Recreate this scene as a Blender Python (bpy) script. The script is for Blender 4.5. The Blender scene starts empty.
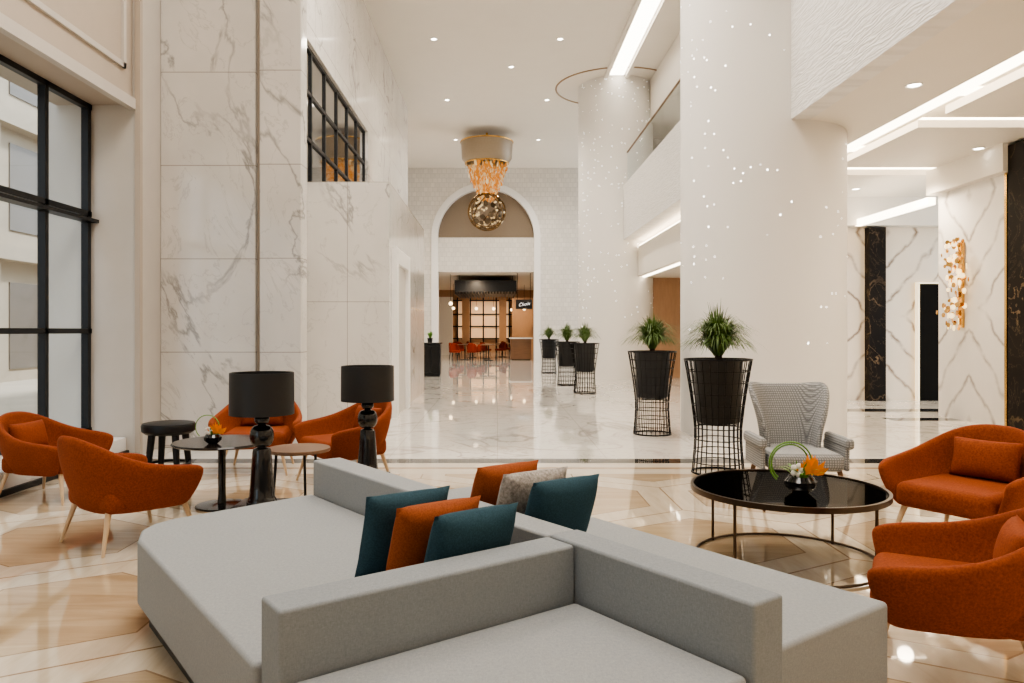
import bpy, bmesh, math, random
from mathutils import Vector, Matrix, Euler
random.seed(7)
S = bpy.context.scene
COL = S.collection
pi = math.pi
try:
    S.view_settings.look = 'AgX - Medium High Contrast'
    S.view_settings.exposure = 0.0
except Exception: pass

# ------------------------------------------------------------------ materials
class NT:
    def __init__(s, name):
        s.m = bpy.data.materials.new(name); s.m.use_nodes = True
        s.t = s.m.node_tree; s.n = s.t.nodes; s.l = s.t.links
        s.b = s.n['Principled BSDF']; s.out = s.n['Material Output']
    def new(s, typ, **kw):
        nd = s.n.new(typ)
        for k, v in kw.items():
            if k.startswith('i_'):
                key = k[2:]
                key = int(key) if key.isdigit() else key.replace('_', ' ')
                s.set(nd.inputs[key], v)
            else: setattr(nd, k, v)
        return nd
    def set(s, sock, v):
        if isinstance(v, bpy.types.NodeSocket): s.l.new(v, sock)
        else:
            if hasattr(sock, 'default_value'):
                try: sock.default_value = v
                except Exception: sock.default_value = (*v, 1.0)
    def math(s, op, a, b=None, c=None):
        nd = s.n.new('ShaderNodeMath'); nd.operation = op
        s.set(nd.inputs[0], a)
        if b is not None: s.set(nd.inputs[1], b)
        if c is not None: s.set(nd.inputs[2], c)
        return nd.outputs[0]
    def vmath(s, op, a, b=None):
        nd = s.n.new('ShaderNodeVectorMath'); nd.operation = op
        s.set(nd.inputs[0], a)
        if b is not None: s.set(nd.inputs[1], b)
        return nd.outputs[1] if op in ('DOT_PRODUCT', 'LENGTH') else nd.outputs[0]
    def coord(s):
        return s.n.new('ShaderNodeTexCoord').outputs['Object']
    def sep(s, v):
        nd = s.n.new('ShaderNodeSeparateXYZ'); s.l.new(v, nd.inputs[0]); return nd.outputs
    def comb(s, x, y, z):
        nd = s.n.new('ShaderNodeCombineXYZ')
        for i, v in enumerate((x, y, z)): s.set(nd.inputs[i], v)
        return nd.outputs[0]
    def mix(s, f, a, b):
        nd = s.n.new('ShaderNodeMix'); nd.data_type = 'RGBA'
        s.set(nd.inputs[0], f); s.set(nd.inputs[6], c4(a)); s.set(nd.inputs[7], c4(b))
        return nd.outputs[2]
    def noise(s, v, scale, detail=4, rough=0.5, dist=0.0):
        nd = s.n.new('ShaderNodeTexNoise'); s.l.new(v, nd.inputs['Vector'])
        nd.inputs['Scale'].default_value = scale; nd.inputs['Detail'].default_value = detail
        nd.inputs['Roughness'].default_value = rough; nd.inputs['Distortion'].default_value = dist
        return nd.outputs['Fac']
    def ramp(s, f, lo, hi):
        nd = s.n.new('ShaderNodeMapRange'); s.set(nd.inputs[0], f)
        nd.inputs[1].default_value = lo; nd.inputs[2].default_value = hi
        return nd.outputs[0]
    def bump(s, h, strength=0.3, dist=0.01):
        nd = s.n.new('ShaderNodeBump'); s.l.new(h, nd.inputs['Height'])
        nd.inputs['Strength'].default_value = strength; nd.inputs['Distance'].default_value = dist
        s.l.new(nd.outputs[0], s.b.inputs['Normal'])
def c4(c):
    if isinstance(c, bpy.types.NodeSocket): return c
    return (*c[:3], 1.0)

def plain(name, col, rough=0.5, metal=0.0, noise=0.04, scale=20, spec=0.5, emit=None, es=0.0, bump=0.0, coat=0.0):
    t = NT(name); co = t.coord()
    f = t.noise(co, scale, 3)
    dark = tuple(max(0, c * (1 - noise * 4)) for c in col)
    t.set(t.b.inputs['Base Color'], t.mix(f, dark, tuple(min(1, c * (1 + noise)) for c in col)))
    t.b.inputs['Roughness'].default_value = rough; t.b.inputs['Metallic'].default_value = metal
    t.b.inputs['Specular IOR Level'].default_value = spec
    t.b.inputs['Coat Weight'].default_value = coat
    if emit: 
        t.b.inputs['Emission Color'].default_value = c4(emit); t.b.inputs['Emission Strength'].default_value = es
    if bump: t.bump(f, bump, 0.01)
    return t.m

def emis(name, col, strength):
    return plain(name, col, 0.5, emit=col, es=strength, noise=0.0)

def fabric(name, col, col2=None, scale=160, rough=0.9, sheen=0.15, cloud=0.25, bmp=0.3, weave=False):
    t = NT(name); co = t.coord()
    f = t.noise(co, scale, 2, 0.7); g = t.noise(co, 5, 3)
    if weave:
        a = t.noise(t.vmath('MULTIPLY', co, (1.0, 1.0, 6.0)), scale * .5, 2, .6)
        b_ = t.noise(t.vmath('MULTIPLY', co, (6.0, 1.0, 1.0)), scale * .5, 2, .6)
        f = t.math('MULTIPLY', t.math('ADD', t.math('ADD', a, b_), f), 0.333)
    col2 = col2 or tuple(c * 0.72 for c in col)
    c = t.mix(t.ramp(f, 0.3, 0.7), col2, col)
    c = t.mix(t.math('MULTIPLY', g, cloud), c, col2)
    t.set(t.b.inputs['Base Color'], c); t.b.inputs['Roughness'].default_value = rough
    t.b.inputs['Sheen Weight'].default_value = sheen
    t.b.inputs['Sheen Tint'].default_value = c4(col)
    t.b.inputs['Specular IOR Level'].default_value = 0.2
    t.bump(f, bmp, 0.003)
    return t.m

def tweed_mat(name, a, b_):
    # small diamond weave
    t = NT(name); co = t.coord(); x, y, z = t.sep(co)
    u = t.math('MULTIPLY', t.math('ADD', t.math('ADD', x, y), z), 26.0); v = t.math('MULTIPLY', t.math('SUBTRACT', t.math('ADD', x, y), z), 26.0)
    p = t.math('PINGPONG', u, 0.5); q = t.math('PINGPONG', v, 0.5)
    d = t.math('MULTIPLY', t.math('ABSOLUTE', t.math('SUBTRACT', p, q)), 2.0)
    n = t.noise(co, 120, 2)
    f = t.math('ADD', t.math('MULTIPLY', d, .6), t.math('MULTIPLY', n, .4))
    t.set(t.b.inputs['Base Color'], t.mix(t.ramp(f, .2, .75), a, b_)); t.b.inputs['Roughness'].default_value = .9
    t.bump(f, .3, .004)
    return t.m

def marble(name, base=(0.81, 0.785, 0.75), vein=(0.27, 0.255, 0.235), rough=0.12, scale=0.55, seams=None, amt=1.0, mirror=None, cloud=(0.63,0.605,0.57), thin=0.014, spec=.5):
    t = NT(name); co = t.coord(); x, y, z = t.sep(co)
    if mirror is not None:
        ax, c0, zs = mirror
        v = (x, y, z)[ax]
        m = t.math('ABSOLUTE', t.math('SUBTRACT', v, c0))
        zz = t.math('PINGPONG', z, zs)
        mv = t.comb(m, zz, 0.0)
        diag = t.math('ADD', t.math('MULTIPLY', m, 1.0), t.math('MULTIPLY', zz, 0.85))
        nn = t.noise(mv, 1.6, 5)
        d = t.math('ADD', diag, t.math('MULTIPLY', nn, 0.55))
        s1 = t.math('ABSOLUTE', t.math('SUBTRACT', t.math('FRACT', t.math('MULTIPLY', d, 1.7)), 0.5))
        vein1 = t.math('SUBTRACT', 1.0, t.ramp(s1, 0.0, 0.10))
        vmask = t.ramp(t.noise(mv, 2.3, 3), 0.35, 0.6)
        vv = t.math('MULTIPLY', vein1, vmask)
    else:
        xx = t.math('ADD', x, t.math('MULTIPLY', z, 0.55)); zz = t.math('MULTIPLY', t.math('SUBTRACT', z, t.math('MULTIPLY', x, 0.55)), 0.55)
        cs = t.comb(xx, y, zz)
        n1 = t.noise(cs, scale, 7, 0.55, 0.9)
        a1 = t.math('ABSOLUTE', t.math('SUBTRACT', n1, 0.5))
        v1 = t.math('SUBTRACT', 1.0, t.ramp(a1, 0.0, thin))
        msk = t.ramp(t.noise(co, scale * 1.5, 2), 0.40, 0.58)
        v1 = t.math('MULTIPLY', v1, msk)
        n2 = t.noise(t.vmath('ADD', cs, (7.3, 2.1, 4.4)), scale * 2.6, 6, 0.6, 1.2)
        a2 = t.math('ABSOLUTE', t.math('SUBTRACT', n2, 0.5))
        v2 = t.math('MULTIPLY', t.math('SUBTRACT', 1.0, t.ramp(a2, 0.0, thin * 0.8)), 0.35)
        vv = t.math('MAXIMUM', v1, v2)
    cl = t.ramp(t.noise(co, scale * 2.2, 4), 0.3, 0.75)
    c = t.mix(t.math('MULTIPLY', cl, 0.6), base, cloud)
    c = t.mix(t.math('MULTIPLY', vv, amt), c, vein)
    if seams:
        for ax, size, off in seams:
            v = (x, y, z)[ax]
            f = t.math('FRACT', t.math('DIVIDE', t.math('SUBTRACT', v, off), size))
            e = t.math('LESS_THAN', f, 0.012 / size)
            c = t.mix(t.math('MULTIPLY', e, 0.65), c, (0.25, 0.22, 0.19))
    t.set(t.b.inputs['Base Color'], c); t.b.inputs['Roughness'].default_value = rough
    t.b.inputs['Specular IOR Level'].default_value = spec
    return t.m

def floor_mat():
    t = NT('floor_marble_inlay'); co = t.coord(); x, y, z = t.sep(co)
    n1 = t.noise(co, 0.45, 7, 0.55, 1.3)
    v1 = t.math('SUBTRACT', 1.0, t.ramp(t.math('ABSOLUTE', t.math('SUBTRACT', n1, 0.5)), 0, 0.025))
    v1 = t.math('MULTIPLY', v1, t.ramp(t.noise(co, 0.8, 2), 0.35, 0.55))
    n3 = t.noise(t.vmath('ADD', co, (5.0, 3.0, 0.0)), 1.1, 7, 0.6, 1.8)
    v3 = t.math('MULTIPLY', t.math('SUBTRACT', 1.0, t.ramp(t.math('ABSOLUTE', t.math('SUBTRACT', n3, 0.5)), 0, 0.02)), 0.5)
    v1 = t.math('MAXIMUM', v1, v3)
    far = t.mix(t.math('MULTIPLY', v1, 0.7), (0.77, 0.73, 0.67), (0.34, 0.30, 0.26))
    for v, sz in ((x, 1.2), (y, 1.2)):
        e = t.math('LESS_THAN', t.math('FRACT', t.math('DIVIDE', v, sz)), 0.010)
        far = t.mix(t.math('MULTIPLY', e, 0.4), far, (0.38, 0.34, 0.29))
    sx = t.math('ADD', t.math('DIVIDE', x, 1.45), 100.0); sy = t.math('ADD', t.math('DIVIDE', y, 1.45), 173.2)
    def cell(ox, oy):
        a = t.math('SUBTRACT', t.math('MODULO', t.math('SUBTRACT', sx, ox), 1.0), 0.5)
        b = t.math('SUBTRACT', t.math('MODULO', t.math('SUBTRACT', sy, oy), 1.7320508), 0.8660254)
        return a, b
    a1, b1 = cell(0, 0); a2, b2 = cell(0.5, 0.8660254)
    def hd(a, b):
        aa = t.math('ABSOLUTE', a); bb = t.math('ABSOLUTE', b)
        return t.math('MAXIMUM', aa, t.math('ADD', t.math('MULTIPLY', aa, 0.5), t.math('MULTIPLY', bb, 0.8660254)))
    h = t.math('MINIMUM', hd(a1, b1), hd(a2, b2))
    wave = t.ramp(t.noise(t.vmath('MULTIPLY', co, (1.0, 7.0, 1.0)), 1.5, 7, 0.65, 0.6), .3, .7)
    wav2 = t.ramp(t.noise(t.vmath('MULTIPLY', co, (7.0, 1.0, 1.0)), 1.5, 7, 0.65, 0.6), .3, .7)
    honey = t.mix(wave, (0.40, 0.285, 0.17), (0.56, 0.435, 0.29))
    cream = t.mix(wav2, (0.55, 0.455, 0.335), (0.69, 0.60, 0.47))
    line = (0.34, 0.24, 0.15)
    c = honey
    c = t.mix(t.math('GREATER_THAN', h, 0.34), c, line)
    c = t.mix(t.math('GREATER_THAN', h, 0.348), c, cream)
    c = t.mix(t.math('GREATER_THAN', h, 0.495), c, line)
    border = t.mix(wave, (0.62, 0.53, 0.41), (0.73, 0.65, 0.53))
    tan_ = t.mix(wave, (0.38, 0.26, 0.16), (0.48, 0.35, 0.23))
    c = t.mix(t.math('GREATER_THAN', y, 7.35), c, border)
    c = t.mix(t.math('GREATER_THAN', y, 7.60), c, tan_)
    c = t.mix(t.math('GREATER_THAN', y, 7.70), c, border)
    c = t.mix(t.math('GREATER_THAN', y, 7.94), c, (0.03, 0.027, 0.024))
    c = t.mix(t.math('GREATER_THAN', y, 8.22), c, far)
    band = t.math('MULTIPLY', t.math('GREATER_THAN', x, 5.9), t.math('MULTIPLY', t.math('GREATER_THAN', y, 13.0), t.math('LESS_THAN', y, 13.5)))
    c = t.mix(band, c, (0.02, 0.02, 0.02))
    band = t.math('MULTIPLY', t.math('GREATER_THAN', x, 6.2), t.math('MULTIPLY', t.math('GREATER_THAN', y, 11.7), t.math('LESS_THAN', y, 12.1)))
    c = t.mix(band, c, (0.02, 0.02, 0.02))
    t.set(t.b.inputs['Base Color'], c)
    t.b.inputs['Roughness'].default_value = 0.03
    t.b.inputs['IOR'].default_value = 1.8
    return t.m

def lattice(name, base=(0.79, 0.75, 0.69), sc=2.4, lo=0.80, axes=(0, 2)):
    t = NT(name); co = t.coord(); s = t.sep(co); u, v = s[axes[0]], s[axes[1]]
    br = t.new('ShaderNodeTexBrick', i_Scale=sc)
    t.l.new(t.comb(u, v, 0.0), br.inputs['Vector'])
    br.inputs['Color1'].default_value = c4(base); br.inputs['Color2'].default_value = c4(tuple(b * 0.88 for b in base))
    br.inputs['Mortar'].default_value = c4(tuple(b * lo for b in base)); br.inputs['Mortar Size'].default_value = 0.03
    br.inputs['Brick Width'].default_value = 0.5; br.inputs['Row Height'].default_value = 0.5
    wv = t.new('ShaderNodeTexWave', i_Scale=sc * 2.1, i_Distortion=3.0); t.l.new(t.comb(u, v, 0.0), wv.inputs['Vector'])
    c = t.mix(t.math('MULTIPLY', wv.outputs['Fac'], 0.28), br.outputs['Color'], tuple(b * 0.68 for b in base))
    t.set(t.b.inputs['Base Color'], c); t.b.inputs['Roughness'].default_value = 0.5
    return t.m

def fascia_mat():
    t = NT('carved_white_stone'); co = t.coord(); x, y, z = t.sep(co)
    wv = t.new('ShaderNodeTexWave', i_Scale=2.4, i_Distortion=12.0); wv.inputs['Detail Scale'].default_value = 2.2
    t.l.new(t.comb(t.math('MULTIPLY', y, 0.5), t.math('MULTIPLY', z, 2.6), 0.0), wv.inputs['Vector'])
    wv.bands_direction = 'Y'
    t.set(t.b.inputs['Base Color'], t.mix(t.math('MULTIPLY', wv.outputs['Fac'], 0.55), (0.85, 0.83, 0.80), (0.68, 0.66, 0.63)))
    t.b.inputs['Roughness'].default_value = 0.5
    t.bump(wv.outputs['Fac'], 0.4, 0.025)
    return t.m

def column_mat():
    t = NT('white_column_with_light_dots'); co = t.coord(); x, y, z = t.sep(co)
    cl = t.ramp(t.noise(t.vmath('MULTIPLY', co, (1, 1, 0.9)), 0.7, 1), 0.36, 0.62)
    tot = None
    for sc, th, pr in ((6.5, 0.085, 0.65), (10.5, 0.11, 0.5)):
        vo = t.new('ShaderNodeTexVoronoi', i_Scale=sc); t.l.new(co, vo.inputs['Vector'])
        d = t.math('LESS_THAN', vo.outputs['Distance'], th)
        m = t.math('MULTIPLY', d, t.math('LESS_THAN', t.sep(vo.outputs['Color'])[0], t.math('MULTIPLY', cl, pr)))
        tot = m if tot is None else t.math('MAXIMUM', tot, m)
    m = t.math('MULTIPLY', tot, t.math('GREATER_THAN', z, 1.2))
    t.set(t.b.inputs['Base Color'], (0.80, 0.775, 0.735, 1)); t.b.inputs['Roughness'].default_value = 0.6
    t.b.inputs['Specular IOR Level'].default_value = 0.2
    t.b.inputs['Emission Color'].default_value = (1, 0.97, 0.9, 1)
    t.set(t.b.inputs['Emission Strength'], t.math('MULTIPLY', m, 7.0))
    return t.m

def wood(name, a, b, rough=0.4, axis=2):
    t = NT(name); co = t.coord()
    sc = [8, 8, 8]; sc[axis] = 1.0
    f = t.noise(t.vmath('MULTIPLY', co, tuple(sc)), 3, 5, 0.6, 0.4)
    t.set(t.b.inputs['Base Color'], t.mix(f, a, b)); t.b.inputs['Roughness'].default_value = rough
    return t.m

def thin_glass(name, tint=(0.95, 0.98, 1.0), refl=0.07):
    t = NT(name)
    tr = t.n.new('ShaderNodeBsdfTransparent'); tr.inputs[0].default_value = c4(tint)
    gl = t.n.new('ShaderNodeBsdfGlossy'); gl.inputs['Roughness'].default_value = 0.02
    mx = t.n.new('ShaderNodeMixShader'); mx.inputs[0].default_value = refl
    t.l.new(tr.outputs[0], mx.inputs[1]); t.l.new(gl.outputs[0], mx.inputs[2]); t.l.new(mx.outputs[0], t.out.inputs[0])
    return t.m

M = {}
M['floor'] = floor_mat()
M['paint'] = plain('warm_white_paint', (0.80, 0.755, 0.69), 0.55, noise=0.01, scale=3)
M['ceil'] = plain('cream_ceiling_paint', (0.84, 0.795, 0.725), 0.5, noise=0.01, scale=2)
M['beige'] = plain('beige_wall_panel', (0.50, 0.43, 0.355), 0.5, noise=0.02, scale=4)
M['beige2'] = plain('pale_beige_panel', (0.60, 0.56, 0.51), 0.45, noise=0.02, scale=4)
M['marbleF'] = marble('white_marble_slabs_front', base=(.68,.655,.62), seams=[(2, 1.12, 0.02)], amt=0.85, cloud=(.52,.50,.465))
M['marbleS'] = marble('white_marble_slabs_side', seams=[(2, 1.25, 0.0), (1, 1.5, 0.3)], amt=0.8)
M['marbleB'] = marble('white_marble_block', base=(.68,.655,.62), seams=[(2, 1.87, -0.02), (0, 0.66, -2.34)], amt=0.85, cloud=(.54,.52,.485))
M['marbleG'] = marble('white_marble_brown_veins', base=(0.82, 0.73, 0.61), vein=(0.20, 0.12, 0.06), amt=0.95, mirror=(0, 7.9, 1.7), cloud=(.72, .61, .47))
M['marbleM'] = marble('bookmatched_white_marble', base=(0.80, 0.765, 0.725), vein=(0.24, 0.20, 0.17), mirror=(1, 11.6, 1.75), amt=0.85)
M['blackmarble'] = marble('black_marble', base=(0.010, 0.008, 0.007), vein=(0.35, 0.24, 0.14), cloud=(0.018, 0.014, 0.011), rough=0.5, scale=1.0, amt=0.6, thin=0.010, spec=.12)
M['lattice'] = lattice('white_patterned_wall')
M['fascia'] = fascia_mat()
M['column'] = column_mat()
M['black'] = plain('black_frame_metal', (0.010, 0.011, 0.013), 0.4, 0.3)
M['blackgloss'] = plain('gloss_black_lacquer', (0.006, 0.006, 0.007), 0.15, coat=0.3)
M['blackmatte'] = plain('dark_doorway', (0.008, 0.007, 0.006), 0.7, spec=.1)
M['wire'] = plain('black_wire', (0.01, 0.01, 0.011), 0.35, 0.6)
M['pot'] = plain('black_pot', (0.012, 0.012, 0.013), 0.45)
M['soil'] = plain('dark_soil', (0.05, 0.035, 0.025), 0.95, noise=0.2, scale=60)
M['leaf'] = plain('green_leaf', (0.13, 0.22, 0.05), 0.5, noise=0.2, scale=5)
M['leaf2'] = plain('bright_green_leaf', (0.16, 0.36, 0.05), 0.4, noise=0.1)
M['orange'] = fabric('burnt_orange_velvet', (0.34, 0.080, 0.022), (0.175, 0.036, 0.010), 90, 0.8, 0.3, cloud=.6)
M['orangec'] = fabric('rust_cushion_linen', (0.35, 0.10, 0.034), (0.22, 0.056, 0.019), 150)
M['teal'] = fabric('teal_cushion_linen', (0.038, 0.085, 0.112), (0.022, 0.052, 0.070), 150)
M['tweed'] = tweed_mat('grey_diamond_tweed', (0.16, 0.165, 0.17), (0.50, 0.50, 0.49))
M['tweed2'] = fabric('taupe_white_woven', (0.50, 0.46, 0.42), (0.20, 0.18, 0.165), 60)
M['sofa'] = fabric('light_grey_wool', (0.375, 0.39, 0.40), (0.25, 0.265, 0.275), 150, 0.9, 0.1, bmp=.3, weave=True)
M['sofashaded'] = fabric('grey_wool_side_shade', (0.32, 0.342, 0.36), (0.205, 0.225, 0.24), 150, 0.9, 0.1, bmp=.3, weave=True)  # same wool as the sofa, shade of its sides put into the colour
M['legwood'] = wood('pale_ash_wood', (0.55, 0.38, 0.22), (0.72, 0.54, 0.36))
M['bronze'] = plain('dark_bronze_metal', (0.10, 0.07, 0.05), 0.3, 0.9)
M['ringb'] = plain('brushed_brown_trim', (0.35, 0.25, 0.16), 0.4, 0.6)
M['smoke'] = plain('dark_smoked_glass', (0.02, 0.015, 0.012), 0.10, 0.0, spec=.3)
M['smokeT'] = thin_glass('transparent_bronze_glass', (0.30, 0.23, 0.165), 0.16)
M['walnut'] = wood('walnut_table_top', (0.12, 0.06, 0.03), (0.24, 0.13, 0.07), 0.3, 0)
M['woodwall'] = wood('warm_wood_panelling', (0.36, 0.2, 0.11), (0.5, 0.31, 0.18), 0.4)
M['gold'] = plain('polished_gold', (0.85, 0.52, 0.18), 0.22, 1.0, noise=0.1, scale=30)
M['oldgold'] = plain('antique_gold', (0.20, 0.12, 0.05), 0.25, 1.0, noise=0.1, scale=30)
M['amber'] = plain('amber_glass', (0.62, 0.22, 0.03), 0.12, 0.3, emit=(1.0, 0.42, 0.08), es=0.35, noise=0.2, scale=9)
M['crystal'] = plain('clear_crystal', (0.8, 0.66, 0.42), 0.08, 0.5, emit=(1.0, 0.7, 0.35), es=0.4, noise=0.2, scale=9)
M['smokebead'] = plain('smoked_glass_bead', (0.18, 0.13, 0.08), 0.08, 0.6, noise=0.2, scale=9)
M['shadecream'] = plain('taupe_drum_shade', (0.34, 0.27, 0.195), 0.4, 0.3, emit=(1.0, 0.72, 0.42), es=0.04)
M['lit'] = emis('cove_light_warm', (1.0, 0.87, 0.68), 7.0)
M['litw'] = emis('ceiling_strip_light', (1.0, 0.93, 0.82), 7.0)
M['down'] = emis('downlight_lens', (1.0, 0.93, 0.8), 14.0)
M['glass'] = thin_glass('clear_window_glass')
M['darkglass'] = plain('dark_interior_glass', (0.05, 0.047, 0.043), 0.05, 0.3, noise=0.2, scale=1.2, coat=0.8)
M['tymp'] = plain('taupe_arch_glazing', (0.24, 0.19, 0.14), 0.3, 0.3)
M['red'] = fabric('red_dining_velvet', (0.28, 0.04, 0.018))
M['white'] = plain('white_satin', (0.86, 0.84, 0.81), 0.4, noise=0.01)
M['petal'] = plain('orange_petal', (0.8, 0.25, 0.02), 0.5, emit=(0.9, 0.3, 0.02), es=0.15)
M['bldg'] = plain('sandstone_facade', (0.50, 0.42, 0.32), 0.9, noise=0.05, scale=1)
M['bldgwin'] = plain('facade_window_glass', (0.20, 0.17, 0.14), 0.3)
M['goldin'] = plain('shade_inner_gold', (0.6, 0.42, 0.2), 0.4, 0.6)
M['pane'] = emis('dim_lit_glazing', (0.9, 0.62, 0.38), 0.28)

# ------------------------------------------------------------------ geometry helpers
class MB:
    def __init__(s): s.v = []; s.f = []
    def add(s, vs, fs):
        o = len(s.v); s.v += [tuple(v) for v in vs]; s.f += [tuple(i + o for i in f) for f in fs]
    def box(s, x0, x1, y0, y1, z0, z1):
        s.add([(x0, y0, z0), (x1, y0, z0), (x1, y1, z0), (x0, y1, z0), (x0, y0, z1), (x1, y0, z1), (x1, y1, z1), (x0, y1, z1)],
              [(0, 3, 2, 1), (4, 5, 6, 7), (0, 1, 5, 4), (1, 2, 6, 5), (2, 3, 7, 6), (3, 0, 4, 7)])
    def lathe(s, prof, n=32, c=(0, 0, 0)):
        vs = []; fs = []
        for r, z in prof:
            for i in range(n):
                a = 2 * pi * i / n; vs.append((c[0] + r * math.cos(a), c[1] + r * math.sin(a), c[2] + z))
        for k in range(len(prof) - 1):
            for i in range(n):
                j = (i + 1) % n
                fs.append((k * n + i, k * n + j, (k + 1) * n + j, (k + 1) * n + i))
        if prof[0][0] > 1e-5: fs.append(tuple(reversed(range(n))))
        if prof[-1][0] > 1e-5: fs.append(tuple((len(prof) - 1) * n + i for i in range(n)))
        s.add(vs, fs)
    def tube(s, pts, r, n=8, closed=False, r2=None):
        pts = [Vector(p) for p in pts]; m = len(pts); vs = []; fs = []
        prev = None
        for k, p in enumerate(pts):
            if closed: d = pts[(k + 1) % m] - pts[k - 1]
            else: d = pts[min(k + 1, m - 1)] - pts[max(k - 1, 0)]
            d.normalize()
            if prev is None:
                u = d.orthogonal().normalized()
            else:
                u = (prev - d * prev.dot(d)).normalized()
            prev = u; w = d.cross(u)
            rr = r if r2 is None else r + (r2 - r) * k / (m - 1)
            for i in range(n):
                a = 2 * pi * i / n; vs.append(p + (u * math.cos(a) + w * math.sin(a)) * rr)
        for k in range(m if closed else m - 1):
            k2 = (k + 1) % m
            for i in range(n):
                j = (i + 1) % n; fs.append((k * n + i, k * n + j, k2 * n + j, k2 * n + i))
        if not closed:
            fs.append(tuple(reversed(range(n)))); fs.append(tuple((m - 1) * n + i for i in range(n)))
        s.add(vs, fs)
    def ring(s, R, r, z=0, n=48, m=8, c=(0, 0)):
        s.tube([(c[0] + R * math.cos(2 * pi * i / n), c[1] + R * math.sin(2 * pi * i / n), z) for i in range(n)], r, m, True)
    def ball(s, c, r, n=10, m=7, sc=(1, 1, 1)):
        vs = [(c[0], c[1], c[2] - r * sc[2])]
        for k in range(1, m):
            a = -pi / 2 + pi * k / m
            for i in range(n):
                b = 2 * pi * i / n
                vs.append((c[0] + r * sc[0] * math.cos(a) * math.cos(b), c[1] + r * sc[1] * math.cos(a) * math.sin(b), c[2] + r * sc[2] * math.sin(a)))
        vs.append((c[0], c[1], c[2] + r * sc[2])); fs = []
        for i in range(n):
            j = (i + 1) % n
            fs.append((0, 1 + j, 1 + i)); fs.append((len(vs) - 1, 1 + (m - 2) * n + i, 1 + (m - 2) * n + j))
            for k in range(m - 2):
                fs.append((1 + k * n + i, 1 + k * n + j, 1 + (k + 1) * n + j, 1 + (k + 1) * n + i))
        s.add(vs, fs)
    def quad(s, a, b, c, d): s.add([a, b, c, d], [(0, 1, 2, 3)])
    def obj(s, name, mat, parent=None, smooth=False, loc=(0, 0, 0), rot=(0, 0, 0), bevel=0, segs=2):
        me = bpy.data.meshes.new(name); me.from_pydata(s.v, [], s.f); me.update()
        bm = bmesh.new(); bm.from_mesh(me); bmesh.ops.recalc_face_normals(bm, faces=bm.faces)
        bm.to_mesh(me); bm.free()
        if smooth:
            for p in me.polygons: p.use_smooth = True
            try: me.set_sharp_from_angle(angle=math.radians(40))
            except Exception: pass
        o = bpy.data.objects.new(name, me); COL.objects.link(o)
        if mat: me.materials.append(mat)
        o.location = loc; o.rotation_euler = rot
        if parent: o.parent = parent
        if bevel:
            b = o.modifiers.new('bevel', 'BEVEL'); b.width = bevel; b.segments = segs; b.limit_method = 'ANGLE'
            if segs > 1:
                for p in me.polygons: p.use_smooth = True
                w = o.modifiers.new('wn', 'WEIGHTED_NORMAL'); w.keep_sharp = False
        return o

def struct(o): o['kind'] = 'structure'; return o
def tag(o, label, cat, group=None):
    o['label'] = label; o['category'] = cat
    if group: o['group'] = group
    return o
def empty(name, loc, rz=0, sc=1.0):
    e = bpy.data.objects.new(name, None); e.empty_display_size = 0.2; e.location = loc; e.rotation_euler = (0, 0, rz); e.scale = (sc, sc, sc); COL.objects.link(e); return e
def sbox(name, x0, x1, y0, y1, z0, z1, mat, bevel=0):
    b = MB(); b.box(x0, x1, y0, y1, z0, z1); return struct(b.obj(name, mat, bevel=bevel, segs=1))
def copy_thing(root, loc, rz, label=None, sc=None):
    n = root.copy(); n.location = loc; n.rotation_euler = (0, 0, rz); COL.objects.link(n)
    if sc: n.scale = (sc, sc, sc)
    if label: n['label'] = label
    def rec(src, dst):
        for c in src.children:
            k = c.copy(); k.parent = dst; COL.objects.link(k); rec(c, k)
    rec(root, n)
    return n

# ------------------------------------------------------------------ camera
cam = bpy.data.cameras.new('camera'); co = bpy.data.objects.new('camera', cam); COL.objects.link(co)
co.location = (0, 0, 1.4); co.rotation_euler = (pi / 2, 0, 0)
cam.sensor_width = 36; cam.lens = 36 * 750 / 1024
cam.shift_x = 15 / 1024; cam.shift_y = -10.5 / 1024; cam.clip_end = 200
S.camera = co

ZC = 8.8
# ------------------------------------------------------------------ shell
sbox('floor', -5.2, 14, -4, 50, -0.1, 0, M['floor'])
sbox('ceiling', -5.2, 14, -4, 34.6, ZC, ZC + 0.15, M['ceil'])
sbox('wall_behind', -5.2, 14, -4.2, -4, 0, ZC, M['paint'])
sbox('wall_left_bulkhead', -5.0, -4.13, -4, 8.5, 3.96, ZC, M['beige'])
b = MB()
for (y0, y1) in ((2.0, 5.4), (5.6, 8.3)):
    for (a0, a1, z0, z1) in ((y0, y1, 4.30, 4.36), (y0, y1, 6.9, 6.96), (y0, y0 + .06, 4.3, 6.96), (y1 - .06, y1, 4.3, 6.96)):
        b.box(-4.13, -4.10, a0, a1, z0, z1)
struct(b.obj('trim_1', M['beige2']))
b = MB(); b.box(-4.16, -4.08, -4, 8.5, 3.90, 4.02); struct(b.obj('trim_2', M['beige2']))
sbox('wall_left_end', -5.2, -4.04, 8.5, 9.3, 0, ZC, M['beige2'])
sbox('trim_3', -4.09, -4.03, 8.47, 8.53, 0, ZC, M['beige'])
sbox('trim_4', -4.6, -4.2, -4, 8.5, 0, 0.2, M['white'], 0.01)
sbox('baseboard_left', -4.2, -4.17, -4, 8.5, 0, 0.05, M['black'])
sbox('wall_left_sill', -5.0, -4.6, -4, 8.5, 0, 0.25, M['paint'])
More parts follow.
